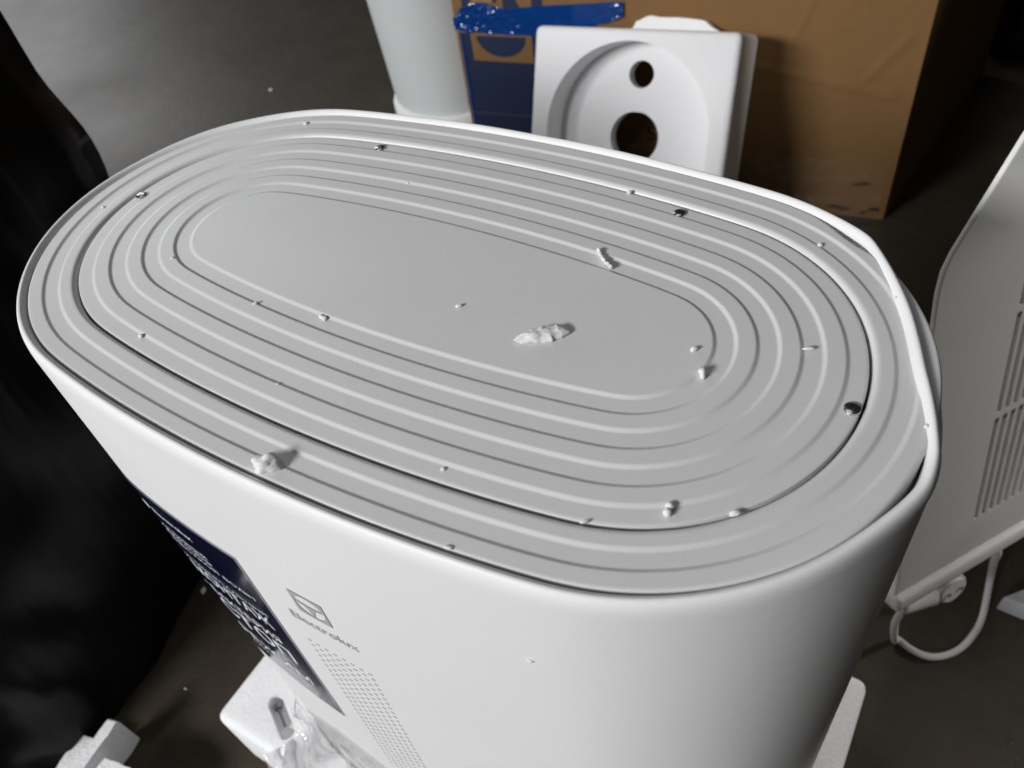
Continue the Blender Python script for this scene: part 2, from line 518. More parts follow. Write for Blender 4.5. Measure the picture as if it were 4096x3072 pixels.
def build_heater(detail=True):
    root = empty('water_heater', (0, 0, -0.655))
    off = Vector((0, 0, 0.655))

    def P(o):
        o.parent = root
        o.location = off
        return o
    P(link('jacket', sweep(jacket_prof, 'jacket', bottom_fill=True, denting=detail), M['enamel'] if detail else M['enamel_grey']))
    P(link('cap_ring', sweep(ring_prof, 'cap_ring', pull=detail), M['cap']))
    lid = P(link('lid', sweep(lid_prof, 'lid', top_fill=True), M['cap']))
    # dark foam seen down the gaps
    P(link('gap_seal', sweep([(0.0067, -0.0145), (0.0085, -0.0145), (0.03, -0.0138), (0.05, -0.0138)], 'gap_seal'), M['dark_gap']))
    if detail:
        head, rec = screw_meshes()
        head.materials.append(M['steel']); rec.materials.append(M['steel_dark'])
        for i, (sx, sy, rz) in enumerate(((-0.2369, -0.001, 20), (-0.1087, 0.1069, 50), (0.1121, 0.1068, 75), (0.2373, -0.0028, 35))):
            s = bpy.data.objects.new('screw', head); COL.objects.link(s)
            P(s); s.location = off + Vector((sx, sy, LOW + 0.0004)); s.rotation_euler = (0, 0, R(rz))
            c = bpy.data.objects.new('cross_recess', rec); COL.objects.link(c); c.parent = s
        # ---- navy information label
        lab = P(wrap_grid(-0.196, -0.0535, -0.3505, -0.1105, 0.0005, 'info_label', M['navy_print'], None, 60, 12))
        e1, e2 = 0.0008, 0.0008
        for (u0, u1, z0, z1, nu) in ((-0.0541, -0.0533, -0.3508, -0.1102, 1), (-0.196, -0.0533, -0.1110, -0.1102, 40), (-0.196, -0.0533, -0.3508, -0.3501, 40)):
            wrap_grid(u0, u1, z0, z1, 0.0007, 'label_edge', M['white_print'], lab, nu, 1)
        rows = [('Electrolux', -0.152, -0.1085, -0.1375, -0.1305),
                ('АКТИВНЫЙ', -0.158, -0.106, -0.1572, -0.1512),
                ('ДЛЯ ОЧЕНЬ', -0.158, -0.1045, -0.1661, -0.1601),
                ('ЖЁСТКОЙ ВОДЫ', -0.158, -0.0672, -0.1752, -0.1682),
                ('УНИВЕРСАЛЬНЫЙ', -0.158, -0.0664, -0.1962, -0.1904),
                ('МОНТАЖ', -0.158, -0.0695, -0.2182, -0.2005),
                ('• БАКТЕРИЯ', -0.166, -0.0750, -0.2468, -0.2345),
                ('СТОП', -0.158, -0.0733, -0.2775, -0.2532),
                ('РЕЖИМ', -0.158, -0.0708, -0.3125, -0.2975),
                ('САМООЧИСТКА', -0.150, -0.0735, -0.3235, -0.3190)]
        for (tx, u0, u1, z0, z1) in rows:
            wrap_text(tx, u0, u1, z0, z1, e1, 'lettering', M['white_print'], lab, 0.012)
        wrap_grid(-0.166, -0.0672, -0.1862, -0.1856, e1, 'rule_line', M['line_print'], lab, 30, 1)
        # small round emblem before the first row of the label
        wrap_poly([[(-0.160 + 0.0042 * math.cos(a), -0.134 + 0.0042 * math.sin(a)) for a in [2 * math.pi * k / 20 for k in range(20)]]],
                  e1, 'small_emblem', M['white_print'], lab)
        # ---- emblem: grey square with a white sphere, cut by a slanted spindle
        S = 0.0128; cu0, cz0 = 0.0014, -0.1223
        rr = 0.0110
        polys = []
        n = 48

        def inside(k):  # circle point
            a = 2 * math.pi * k / n + math.pi / 4
            return (cu0 + rr * math.cos(a), cz0 + rr * math.sin(a))

        def sq(k):
            a = 2 * math.pi * k / n + math.pi / 4
            c, s = math.cos(a), math.sin(a)
            q = S / max(abs(c), abs(s))
            return (cu0 + q * c, cz0 + q * s)
        for k in range(n):
            polys.append([sq(k), sq(k + 1), inside(k + 1), inside(k)])
        # slanted spindle: wide at the upper middle, pointed down, plus the curved brim
        brim = []
        for i in range(13):
            t = -1 + 2 * i / 12
            brim.append((t * rr * 0.985, 0.0012 + 0.0030 * (1 - t * t) * 0.4 - 0.0 * t))
        up = [(cu0 + a, cz0 + 0.0026 - 0.0034 * (1 - (a / rr) ** 2) * 0.5 + 0.0009) for a, b in brim]
        dn = [(cu0 + a, cz0 + 0.0026 - 0.0034 * (1 - (a / rr) ** 2) * 0.5 - 0.0011 - 0.0020 * math.exp(-((a / rr + 0.0) * 3.2) ** 2)) for a, b in brim]
        for i in range(12):
            polys.append([dn[i], dn[i + 1], up[i + 1], up[i]])
        sp = [(0.0070, 0.0016), (0.0046, -0.0002), (0.0030, -0.0026), (0.0019, -0.0056), (0.0011, -0.0086), (0.0007, -0.0112)]
        for (w0, h0), (w1, h1) in zip(sp, sp[1:]):
            polys.append([(cu0 - w1, cz0 + h1), (cu0 + w1, cz0 + h1), (cu0 + w0, cz0 + h0), (cu0 - w0, cz0 + h0)])
        P(wrap_poly(polys, 0.0004, 'emblem', M['grey_print'], None))
        P(wrap_text('Electrolux', -0.0252, 0.0275, -0.1545, -0.1452, 0.0004, 'brand_lettering', M['grey_print'], None))
        # ---- printed field of small grey dots
        dots = []
        for r_ in range(40):
            for c in range(8):
                u = -0.0247 + c * 0.00706; z = -0.1868 - r_ * 0.00755
                if r_ > 30: continue
                w_, h_ = 0.00155, 0.00125
                ring = [(u + w_ * math.cos(a), z + h_ * math.sin(a)) for a in [2 * math.pi * k / 10 for k in range(10)]]
                inn = [(u + w_ * 0.42 * math.cos(a), z + h_ * 0.42 * math.sin(a)) for a in [2 * math.pi * k / 10 for k in range(10)]]
                for k in range(10):
                    dots.append([ring[k], ring[(k + 1) % 10], inn[(k + 1) % 10], inn[k]])
        dd = P(wrap_poly(dots, 0.0004, 'dot_pattern', M['grey_dots'], None))
        dd['kind'] = 'stuff'
    return root


heater = build_heater(True)
tag(heater, 'white water heater in the foreground with ribbed grey lid, dented rim and navy label', 'water heater')


# ------------------------------------------------------------ booleans without operators
def boolean_mesh(base_me, cutters, name):
    b = bpy.data.objects.new('base', base_me); COL.objects.link(b)
    cs = []
    for c in cutters:
        o = bpy.data.objects.new('cut', c); COL.objects.link(o); cs.append(o)
        md = b.modifiers.new('b', 'BOOLEAN'); md.operation = 'DIFFERENCE'; md.object = o; md.solver = 'EXACT'
    dg = bpy.context.evaluated_depsgraph_get(); dg.update()
    me = bpy.data.meshes.new_from_object(b.evaluated_get(dg))
    for o in cs + [b]: bpy.data.objects.remove(o)
    me.name = name
    me.materials.clear()
    for p in me.polygons: p.use_smooth = True
    me.set_sharp_from_angle(angle=R(32))
    return me


def prism(poly, z0, z1, name='prism'):
    bm = bmesh.new()
    a = [bm.verts.new((x, y, z0)) for x, y in poly]; b = [bm.verts.new((x, y, z1)) for x, y in poly]
    n = len(poly)
    for i in range(n): bm.faces.new((a[i], a[(i + 1) % n], b[(i + 1) % n], b[i]))
    bm.faces.new(list(reversed(a))); bm.faces.new(b)
    return bm_mesh(bm, name)


def rounded_slab(lo, hi, bevel, seg=3, name='slab'):
    bm = bmesh.new(); add_box(bm, lo, hi, bevel, seg)
    return bm_mesh(bm, name, True, 40)


# ------------------------------------------------------------ foam trays under the heaters
def tray_mesh():
    base = rounded_slab((-0.312, -0.184, 0), (0.312, 0.184, 0.123), 0.010, 3)
    well = prism([(x - math.cos(t) * -0.0035, y - math.sin(t) * -0.0035) for x, y, t in OUT[::3]], 0.0652, 0.2)
    cuts = [well]
    for sx in (-1, 1):
        for sy in (-1, 1):
            # oblong pockets in the four corners
            ax = Vector((sx * 0.240, sy * 0.1485)); d = Vector((0.87 * sx, -0.49 * sy)).normalized()
            pr = []
            for k in range(20):
                a = 2 * math.pi * k / 20
                off = 0.019 if math.cos(a) > 0 else -0.019
                q = ax + d * (off + 0.009 * math.cos(a)) + Vector((-d.y, d.x)) * 0.009 * math.sin(a)
                pr.append((q.x, q.y))
            cuts.append(prism(pr, 0.106, 0.2))
    return boolean_mesh(base, cuts, 'foam_tray')


tray_me = tray_mesh()
tray_me.materials.append(M['eps'])
tray = bpy.data.objects.new('foam_tray', tray_me); COL.objects.link(tray)
tray.location = (0, 0, FLOOR)
tag(tray, 'white polystyrene tray on the floor under the foreground water heater', 'foam packaging')

# small screw lying in the corner pocket of the tray
bm = bmesh.new()
bmesh.ops.create_cone(bm, cap_ends=True, segments=12, radius1=0.0055, radius2=0.0045, depth=0.004)
me = bm_mesh(bm, 'screw_head', True, 40)
bolt = empty('loose_bolt', (-0.256, -0.1400, -0.6085), R(-30))
h_ = link('bolt_head', me, M['metal_pin'], bolt); h_.rotation_euler = (0, R(80), 0); h_.location = (0, 0, 0.001)
link('bolt_shank', tube_mesh([(0.002, 0, 0.001), (0.012, 0, 0), (0.024, 0, -0.001)], 0.0016, 8, 'bolt_shank'), M['metal_pin'], bolt)
tag(bolt, 'small grey bolt lying in the pocket of the foam tray', 'bolt')


# ------------------------------------------------------------ plastic bag slumped round the heater's foot
def bag_mesh():
    bm = bmesh.new()
    nu, nv = 150, 46
    g = []
    for j in range(nv + 1):
        v = j / nv
        row = []
        for i in range(nu + 1):
            u = -0.200 + 0.385 * i / nu
            top = -0.47 - 0.03 * math.sin(u * 17) - 0.045 * max(0, (-u - 0.10) / 0.13)
            fold = noise.noise((u * 26 + v * 3, v * 4.5, 2.1))
            fold2 = noise.noise((u * 60 - v * 9, v * 11, 7.7))
            zz = top + (-0.602 - top) * min(1, v / 0.62)
            out = 0.0022 + 0.004 * v
            if v < 0.62:
                w_ = v / 0.62
                out += w_ ** 2 * 0.030 + (fold * 0.017 + fold2 * 0.006) * min(1, w_ * 1.6) + 0.008 * w_
                zz += 0.010 * fold2 * w_
            else:
                w_ = (v - 0.62) / 0.38
                out += 0.038 + 0.045 * w_ + fold * 0.015 + fold2 * 0.006
                zz = -0.588 - 0.055 * w_ * w_ + 0.012 * fold2 + 0.010 * fold
            q = wrap(u, zz, max(out, 0.0016))
            row.append(bm.verts.new(q))
        g.append(row)
    for j in range(nv):
        for i in range(nu):
            bm.faces.new((g[j][i], g[j][i + 1], g[j + 1][i + 1], g[j + 1][i]))
    return bm_mesh(bm, 'plastic_bag', True)


bag = link('plastic_bag', bag_mesh(), M['bag'])
tag(bag, 'clear crumpled polythene bag slumped around the foot of the foreground heater', 'plastic bag')


# ------------------------------------------------------------ foam crumbs on the lid
def crumb_mesh(seed, sx, sy, sz, rough=0.35, sub=3):
    bm = bmesh.new()
    bmesh.ops.create_icosphere(bm, subdivisions=sub, radius=1)
    for v in bm.verts:
        p = v.co.copy()
        k = 1 + rough * noise.noise(p * 1.3 + Vector((seed * 3.1, 0, 0))) + rough * 0.6 * noise.noise(p * 3.1 + Vector((0, seed * 1.7, 0)))
        # beads fused together
        v.co = Vector((p.x * sx * k, p.y * sy * k, p.z * sz * k))
        if v.co.z < -sz * 0.55: v.co.z = -sz * 0.55
    return bm_mesh(bm, 'foam_crumb', True)


LZ = LOW
crumbs = [
    # x, y, base z, half sizes, rotation, roughness, label
    (0.0135, -0.1420, -0.001, 0.0066, 0.0046, 0.0052, 35, 0.5, 'largest round chunk of torn white foam on the front edge of the lid'),
    (0.0362, -0.0136, 0, 0.0022, 0.0010, 0.0012, 40, 0.3, 'small white foam grain near the middle of the plain centre panel'),
    (0.1617, 0.0040, 0, 0.0022, 0.0013, 0.0016, 50, 0.3, 'white foam grain inside the right end of the centre panel'),
    (0.1711, -0.0092, LZ, 0.0020, 0.0033, 0.0030, 20, 0.45, 'pointed white foam crumb on the right edge of the centre panel'),
    (0.2099, 0.0253, 0, 0.0029, 0.0009, 0.0010, 28, 0.12, 'short white foam rod lying across a rib at the right'),
    (0.2110, -0.0765, LZ, 0.0026, 0.0013, 0.0014, 30, 0.5, 'foam flake caught in the lid seam at the front right'),
    (-0.0301, -0.0501, LZ, 0.0030, 0.0018, 0.0011, -10, 0.5, 'white foam flake on the front edge of the centre panel'),
    (-0.0756, -0.0565, LZ, 0.0018, 0.0012, 0.0013, 60, 0.3, 'foam grain in the second innermost groove at the front left'),
    (-0.1572, -0.0447, LZ, 0.0015, 0.0013, 0.0013, 20, 0.4, 'foam grain at the left bend of the second innermost groove'),
    (-0.1196, -0.1041, LZ, 0.0016, 0.0014, 0.0014, 0, 0.2, 'round foam bead on the lid rib at the front left'),
    (-0.1858, 0.1162, LZ, 0.0018, 0.0013, 0.0015, 20, 0.3, 'foam grain on the outer ring at the far left of the back edge'),
    (0.1926, 0.1048, LZ, 0.0015, 0.0014, 0.0014, 0, 0.15, 'round foam bead on the outer ring at the back right'),
    (0.2378, 0.0760, 0, 0.0014, 0.0010, 0.0010, 120, 0.3, 'tiny foam grain beside the dented rim'),
    (0.2672, -0.0015, 0, 0.0012, 0.0009, 0.0012, 80, 0.3, 'tiny foam grain squeezed against the inside of the right rim'),
    (0.1140, -0.1420, 0, 0.0020, 0.0010, 0.0007, 10, 0.4, 'thin foam flake on the front edge of the outer ring'),
    (0.1453, -0.1414, -0.004, 0.0010, 0.0016, 0.0016, 60, 0.3, 'foam shred stuck in the front gap below the rim'),
    (0.1583, -0.1063, LZ, 0.0024, 0.0006, 0.0012, 40, 0.4, 'thin foam sliver standing in the lid seam at the front'),
    (0.0763, 0.1155, LZ, 0.0016, 0.0012, 0.0015, 30, 0.3, 'foam grain on the lid seam at the back'),
    (-0.0192, -0.1003, LZ, 0.0013, 0.0010, 0.0010, 0, 0.25, 'foam grain in the dark groove at the front, left of centre'),
    (-0.2529, -0.0217, LZ, 0.0012, 0.0011, 0.0010, 0, 0.3, 'foam grain on the outer ring beside the left end screw'),
    (0.0888, -0.1088, LZ, 0.0012, 0.0009, 0.0008, 20, 0.3, 'faint foam speck on the front lid rib'),
    (-0.2214, -0.1067, -0.004, 0.0012, 0.0010, 0.0012, 0, 0.3, 'foam speck in the rim gap at the left end'),
    (-0.0631, 0.0769, LZ, 0.0012, 0.0009, 0.0007, 0, 0.3, 'foam speck on a rib at the back left'),
]
GRP = 'foam crumbs scattered on the heater lid'
for i, (x, y, z, a, b, c, rz, rg, lab) in enumerate(crumbs):
    o = link('foam_crumb', crumb_mesh(i + 1, a, b, c * 0.85, rg, 3 if a > 0.004 else 2), M['bead'])
    o.location = (x, y, z + c * 0.52); o.rotation_euler = (0, 0, R(rz))
    tag(o, lab, 'foam crumb', GRP)


def cluster(parts, name, lab, smooth=None):
    bm = bmesh.new()
    for (x, y, z, a, b, c, sd) in parts:
        r = bmesh.ops.create_icosphere(bm, subdivisions=2, radius=1)
        for v in r['verts']:
            p = v.co.copy(); k = 1 + 0.25 * noise.noise(p * 1.7 + Vector((sd * 2.3, 0, 0)))
            v.co = Vector((x + p.x * a * k, y + p.y * b * k, z + p.z * c * k))
    o = link(name, bm_mesh(bm, name, True, smooth), M['bead'])
    tag(o, lab, 'foam crumb', GRP)
    return o


bm = bmesh.new()
bmesh.ops.create_icosphere(bm, subdivisions=5, radius=1)
for v in bm.verts:
    p = v.co.copy()
    q = Vector((p.x * 3.4, p.y * 1.5, p.z * 0.7))
    d1 = noise.voronoi(q * 1.25 + Vector((3.3, 1.7, 0.4)))[0][0]
    k = 1.02 + 0.30 * (0.55 - d1) + 0.30 * noise.noise(q * 0.8)
    w_ = 0.0056 * (0.75 + 0.35 * p.x)
    v.co = Vector((p.x * 0.0132 * (1 + 0.25 * noise.noise(q * 1.1)), p.y * w_ * k, max(p.z * 0.0036 * k, -0.0014)))
o = link('foam_crumb', bm_mesh(bm, 'foam_crumb', True), M['bead'])
o.location = (0.0885, -0.0172, 0.0012); o.rotation_euler = (0, 0, R(40))
tag(o, 'long flat chip of torn white foam on the plain centre panel', 'foam crumb', GRP)
pp = []
for i in range(13):
    t = i / 12
    x = 0.0846 + 0.0128 * t; y = 0.0568 - 0.0110 * t - 0.0016 * math.sin(math.pi * t)
    pp.append((x, y, 0.0010 + 0.0004 * math.sin(i * 2.1), 0.0012, 0.0010, 0.0014 + 0.0003 * math.sin(i * 1.3), i))
cluster(pp, 'foam_crumb', 'curved sliver of white foam lying across the rib behind the centre panel')
cluster([(0.1866, -0.0880, 0.0002, .0019, .0019, .0019, 1), (0.1864, -0.0848, 0.0004, .0018, .0017, .0018, 5)], 'foam_crumb',
        'pair of round foam beads stuck together on the front right of the lid')
o = link('foam_crumb', crumb_mesh(91, 0.0019, 0.0007, 0.0008, 0.3, 2), M['bead'])
o.location = wrap(0.1475, -0.0636, 0.0003); o.rotation_euler = (R(15), 0, R(8))
tag(o, 'tiny white foam grain stuck on the smooth front of the jacket', 'foam crumb', GRP)

# ------------------------------------------------------------ floor
bm = bmesh.new()
bmesh.ops.create_grid(bm, x_segments=4, y_segments=4, size=14)
fl = link('floor', bm_mesh(bm, 'floor'), M['concrete'])
fl.location = (0, 0, FLOOR)
tag(fl, kind='structure')


# ------------------------------------------------------------ cardboard box
PHI = R(9)
ES = Vector((math.cos(PHI), math.sin(PHI), 0)); EB = Vector((-math.sin(PHI), math.cos(PHI), 0))
BOX0 = Vector((-0.755, 1.035, FLOOR))


def bx(s, z, d=0.0):
    """box root coordinates: along the front, out of the front (d towards viewer), up"""
    return Vector((s, -d, z))


box = empty('cardboard_box', BOX0, PHI)
tag(box, 'large brown cardboard box with navy print standing behind the foreground heater', 'cardboard box')
S0, S1, BD, BH = 0.024, 0.882, 0.62, 1.15


def panel_mesh(ns, nz, f, name):
    bm = bmesh.new()
    g = [[bm.verts.new(f(i / ns, j / nz)) for i in range(ns + 1)] for j in range(nz + 1)]
    for j in range(nz):
        for i in range(ns): bm.faces.new((g[j][i], g[j][i + 1], g[j + 1][i + 1], g[j + 1][i]))
    return bm_mesh(bm, name, True, 50)


CRE = [((0.585, 0.300), (0.85, 0.252), 0.006), ((0.70, 0.42), (0.66, 0.315), 0.004), ((0.66, 0.315), (0.60, 0.275), 0.004), ((0.855, 0.36), (0.80, 0.28), 0.006)]


def dist_seg(p, a, b):
    ax, ay = a; bx_, by_ = b
    dx, dy = bx_ - ax, by_ - ay
    t = max(0, min(1, ((p[0] - ax) * dx + (p[1] - ay) * dy) / (dx * dx + dy * dy)))
    return math.hypot(p[0] - ax - t * dx, p[1] - ay - t * dy), (p[0] - ax) * dy - (p[1] - ay) * dx


def front(u, v):
    s = S0 + (S1 - S0) * u; z = 0.0 + BH * v
    d = 0.0035 * noise.noise((s * 5, z * 4, 0.3)) * min(1, s * 6, (S1 - s) * 12)
    for a, b, w in CRE:
        ds, sd = dist_seg((s, z), a, b)
        d += 0.0022 * math.exp(-(ds / w) ** 2)
    if s > 0.3:
        d -= 0.004 * math.exp(-((z - 0.20) / 0.06) ** 2) * math.sin((s - 0.3) * 6)
    return Vector((s, -d, z))


link('front_panel', panel_mesh(170, 150, front, 'front_panel'), M['kraft'], box)
link('side_panel', panel_mesh(20, 30, lambda u, v: Vector((S1 + 0.17 * u + 0.003 * noise.noise((u * 3, v * 5, 2)) * math.sin(math.pi * u), BD * u, BH * v)), 'side_panel'), M['kraft'], box)
link('side_panel', panel_mesh(10, 10, lambda u, v: Vector((S0, BD * u, BH * v)), 'side_panel'), M['kraft'], box)
link('back_panel', panel_mesh(2, 2, lambda u, v: Vector((S0 + (S1 + 0.17 - S0) * u, BD, BH * v)), 'back_panel'), M['kraft'], box)
link('top_flap', panel_mesh(2, 2, lambda u, v: Vector((S0 + (S1 + 0.17 * v - S0) * u, BD * v, BH)), 'top_flap'), M['kraft'], box)


def on_front(s, z, d):
    u = (s - S0) / (S1 - S0); v = z / BH
    p = front(u, v); p.y -= d
    return p


def front_poly(polys, d, name, material, sub=1):
    bm = bmesh.new()
    for poly in polys: bm.faces.new([bm.verts.new(on_front(s, z, d)) for s, z in poly])
    return link(name, bm_mesh(bm, name), material, box)


def grid_rects(rects, st=0.012):
    out = []
    for (a, b, c, d) in rects:
        ns = max(1, int((b - a) / st)); nz = max(1, int((d - c) / st))
        for i in range(ns):
            for j in range(nz):
                s0 = a + (b - a) * i / ns; s1 = a + (b - a) * (i + 1) / ns; z0 = c + (d - c) * j / nz; z1 = c + (d - c) * (j + 1) / nz
                out.append([(s0, z0), (s1, z0), (s1, z1), (s0, z1)])
    return out


PR = 0.0006
front_poly(grid_rects([(0.030, 0.0535, 0.02, 0.331), (0.0535, 0.30, 0.02, 0.2755), (0.185, 0.30, 0.2755, 0.331)]), PR, 'navy_print', M['navy_ink'])
front_poly(grid_rects([(0.046, 0.058, 0.331, 0.62)]), PR, 'navy_print', M['navy_ink'])
# big letter fragments above the tape
front_poly(grid_rects([(0.058, 0.120, 0.391, 0.62)]) + [[(0.131, 0.375), (0.171, 0.375), (0.158, 0.400), (0.135, 0.43)], [(0.135, 0.43), (0.158, 0.40), (0.165, 0.62), (0.135, 0.62)]] +
           grid_rects([(0.191, 0.213, 0.36, 0.62)]), PR, 'letter_print', M['navy_ink'])
front_poly([[(0.066, 0.392), (0.112, 0.392), (0.105, 0.42), (0.070, 0.42)]], PR * 2, 'letter_counter', M['kraft_print'])
# half disc of the box mark
front_poly([[(0.1195 + 0.053 * math.cos(a), 0.3265 + 0.041 * math.sin(a)) for a in [math.pi + math.pi * k / 30 for k in range(31)]]], PR, 'half_disc_print', M['navy_ink'])
front_poly(grid_rects([(0.030, 0.30, 0.1575, 0.1625)]), PR * 2.5, 'stripe_print', mat('slate_line_ink', (0.035, 0.045, 0.075), 0.6))


def place_box_text(tx, s, z, w_, h_, name, ang=0):
    me, ax, bx_, ay, by = text_mesh(tx, 1.0, name)
    for v in me.vertices:
        X = (v.co.x - ax) / (bx_ - ax) * w_; Z = (v.co.y - ay) / (by - ay) * h_
        c, sn = math.cos(ang), math.sin(ang)
        v.co = on_front(s + X * c - Z * sn, z + X * sn + Z * c, PR * 2)
    return link(name, me, M['black_ink'], box)


place_box_text('S', 0.4145, 0.130, 0.019, 0.030, 'handling_print')
place_box_text('7', 0.4165, 0.166, 0.016, 0.022, 'handling_print')

# blue film tape: horizontal band and narrow vertical strip on the corner


def tape_band(us, ztop, zbot, d0, wr, name, seed):
    bm = bmesh.new(); g = []
    n = 200; mrow = 30
    for i in range(n + 1):
        s = us[0] + (us[1] - us[0]) * i / n
        col = []
        for j in range(mrow + 1):
            v = j / mrow
            zt = ztop(s); zb = zbot(s)
            z = zb + (zt - zb) * v
            k = wr(s)
            k *= 1.5
            d = d0 + k * 0.35 * (0.5 + noise.noise((s * 30 + z * 20, z * 30, seed))) + 0.30 * k * (1 - abs(noise.noise((s * 70 - z * 60, z * 75, seed + 4)))) + 0.18 * k * noise.noise((s * 160, z * 150, seed))
            p = on_front(min(max(s, S0), S1), z, max(d, 0.0009))
            if s < S0: p = Vector((S0 - 0.001 - max(d - d0, 0) * 0.4, (S0 - s), z))
            col.append(bm.verts.new(p))
        g.append(col)
    for i in range(n):
        for j in range(mrow): bm.faces.new((g[i][j], g[i + 1][j], g[i + 1][j + 1], g[i][j + 1]))
    return link(name, bm_mesh(bm, name, True), M['blue_tape'], box)


def lerp(pts):
    def f(s):
        if s <= pts[0][0]: return pts[0][1]
        for a, b in zip(pts, pts[1:]):
            if s <= b[0]: return a[1] + (b[1] - a[1]) * (s - a[0]) / (b[0] - a[0])
        return pts[-1][1]
    return f


tape_band((-0.03, 0.371), lerp([(0.0, 0.358), (0.028, 0.360), (0.045, 0.383), (0.07, 0.392), (0.09, 0.3935), (0.115, 0.386), (0.14, 0.381), (0.19, 0.387), (0.30, 0.396), (0.371, 0.403)]),
          lerp([(0.0, 0.330), (0.03, 0.338), (0.06, 0.335), (0.187, 0.331), (0.25, 0.337), (0.31, 0.345), (0.318, 0.359), (0.335, 0.361), (0.371, 0.376)]),
          0.0012, lerp([(0, 0.008), (0.06, 0.010), (0.12, 0.008), (0.17, 0.002), (0.30, 0.0014), (0.34, 0.005), (0.371, 0.009)]), 'blue_tape', 3.3)
bm = bmesh.new(); g = []
for j in range(41):
    z = 0.06 + 0.265 * j / 40
    wv = 0.003 * noise.noise((z * 30, 0, 5))
    g.append([bm.verts.new((S0 - 0.0015 + wv * 0.3, 0.03, z)), bm.verts.new((S0 - 0.0015 + wv * 0.3, 0.002, z)), bm.verts.new(on_front(S0 + (0.0125 if j > 3 else 0.02) + wv, z, 0.0022))])
for a, b in zip(g, g[1:]):
    for k in range(2): bm.faces.new((a[k], a[k + 1], b[k + 1], b[k]))
link('blue_tape', bm_mesh(bm, 'blue_tape', True), M['blue_tape'], box)


# crinkled clear film at the foot of the box
def film_foot():
    bm = bmesh.new(); nu, nv = 110, 40; g = []
    for j in range(nv + 1):
        row = []
        for i in range(nu + 1):
            s = 0.28 + 0.59 * i / nu; z = 0.004 + 0.125 * j / nv
            k = 1 - j / nv
            d = 0.014 + 0.012 * k + 0.007 * noise.noise((s * 20, z * 32, 1.5)) * (0.35 + k) + 0.0025 * noise.noise((s * 55, z * 60, 6.5))
            zz = z - 0.012 * noise.noise((s * 9, 2.2, 0)) * (j / nv)
            row.append(bm.verts.new(BOX0 + ES * s + EB * (-max(d, 0.009)) + Vector((0, 0, zz))))
        g.append(row)
    for j in range(nv):
        for i in range(nu): bm.faces.new((g[j][i], g[j][i + 1], g[j + 1][i + 1], g[j + 1][i]))
    return bm_mesh(bm, 'clear_film', True)


cfm = link('clear_film', film_foot(), M['wrap'])
tag(cfm, 'crinkled clear film lying along the foot of the cardboard box', 'plastic film')

# ------------------------------------------------------------ foam end cap leaning on the box
FS = 0.935
CAMP = Vector((0.25592518, -0.26523211, 0.28031508))
FP0 = CAMP + (Vector((-0.53989659, 1.02797298, -0.35)) - CAMP) * FS
fw = Vector((0.99561829, 0.085196, 0.03854697)); fD = Vector((0.07103562, -0.42099691, -0.90427625)); fN = Vector((-0.06081257, 0.90305218, -0.42520417))
FLEN = 0.475
fb = rounded_slab((0, 0, 0), (0.385 * FS, FLEN, 0.145 * FS), 0.011, 3)


def arch(cx, cy, r_, ymax, n=36):
    return [(cx - r_, ymax)] + [(cx - r_ * math.cos(math.pi * k / n), cy - r_ * math.sin(math.pi * k / n)) for k in range(n + 1)] + [(cx + r_, ymax)]


def circ(cx, cy, r_, n=32, ycut=None):
    return [(cx + r_ * math.cos(2 * math.pi * k / n), max(cy + r_ * math.sin(2 * math.pi * k / n), ycut if ycut is not None else -9)) for k in range(n)]


cuts = [prism([(a * FS, b * FS) for a, b in arch(0.193, 0.177, 0.157, 0.41)], -0.1, 0.075 * FS),
        prism([(a * FS, b * FS) for a, b in arch(0.193, 0.185, 0.150, 0.41)], 0.105 * FS, 0.4),
        prism([(a * FS, b * FS) for a, b in circ(0.191, 0.077, 0.0245)], 0.05 * FS, 0.3),
        prism([(a * FS, b * FS) for a, b in circ(0.188, 0.192, 0.0485, 40, 0.1445)], 0.05 * FS, 0.3)]
fm = boolean_mesh(fb, cuts, 'foam_end_cap')
foam = link('foam_end_cap', fm, M['eps'])
mt_ = Matrix((fw, fD, fN)).transposed().to_4x4(); mt_.translation = FP0
foam.matrix_world = mt_
tag(foam, 'white polystyrene end cap with arched recess and two holes leaning on the cardboard box', 'foam packaging')

# torn slab of foam wedged behind it


def torn_slab(poly, th, seed, jag=0.004, nper=5):
    bm = bmesh.new()
    pts = []
    for i in range(len(poly)):
        a = Vector(poly[i]); b = Vector(poly[(i + 1) % len(poly)])
        for k in range(nper):
            q = a + (b - a) * k / nper
            q += Vector((noise.noise((q.x * 40, q.y * 40, seed)), noise.noise((q.y * 40, q.x * 40, seed + 3)))) * jag
            pts.append(q)
    c = sum(pts, Vector((0, 0))) / len(pts)
    lay = []
    for z, sc in ((0, 0.985), (0.003, 1.0), (th - 0.003, 1.0), (th, 0.98)):
        lay.append([bm.verts.new((c.x + (q.x - c.x) * sc + 0.4 * jag * noise.noise((q.x * 80, z * 300, seed)), c.y + (q.y - c.y) * sc + 0.4 * jag * noise.noise((q.y * 80, z * 300, seed + 9)),
                                  z + 0.15 * jag * noise.noise((q.x * 60, q.y * 60, z * 100 + seed)))) for q in pts])
    n = len(pts)
    for a, b in zip(lay, lay[1:]):
        for i in range(n): bm.faces.new((a[i], a[(i + 1) % n], b[(i + 1) % n], b[i]))
    bm.faces.new(list(reversed(lay[0]))); bm.faces.new(lay[-1])
    return bm_mesh(bm, 'torn_foam', True, 35)


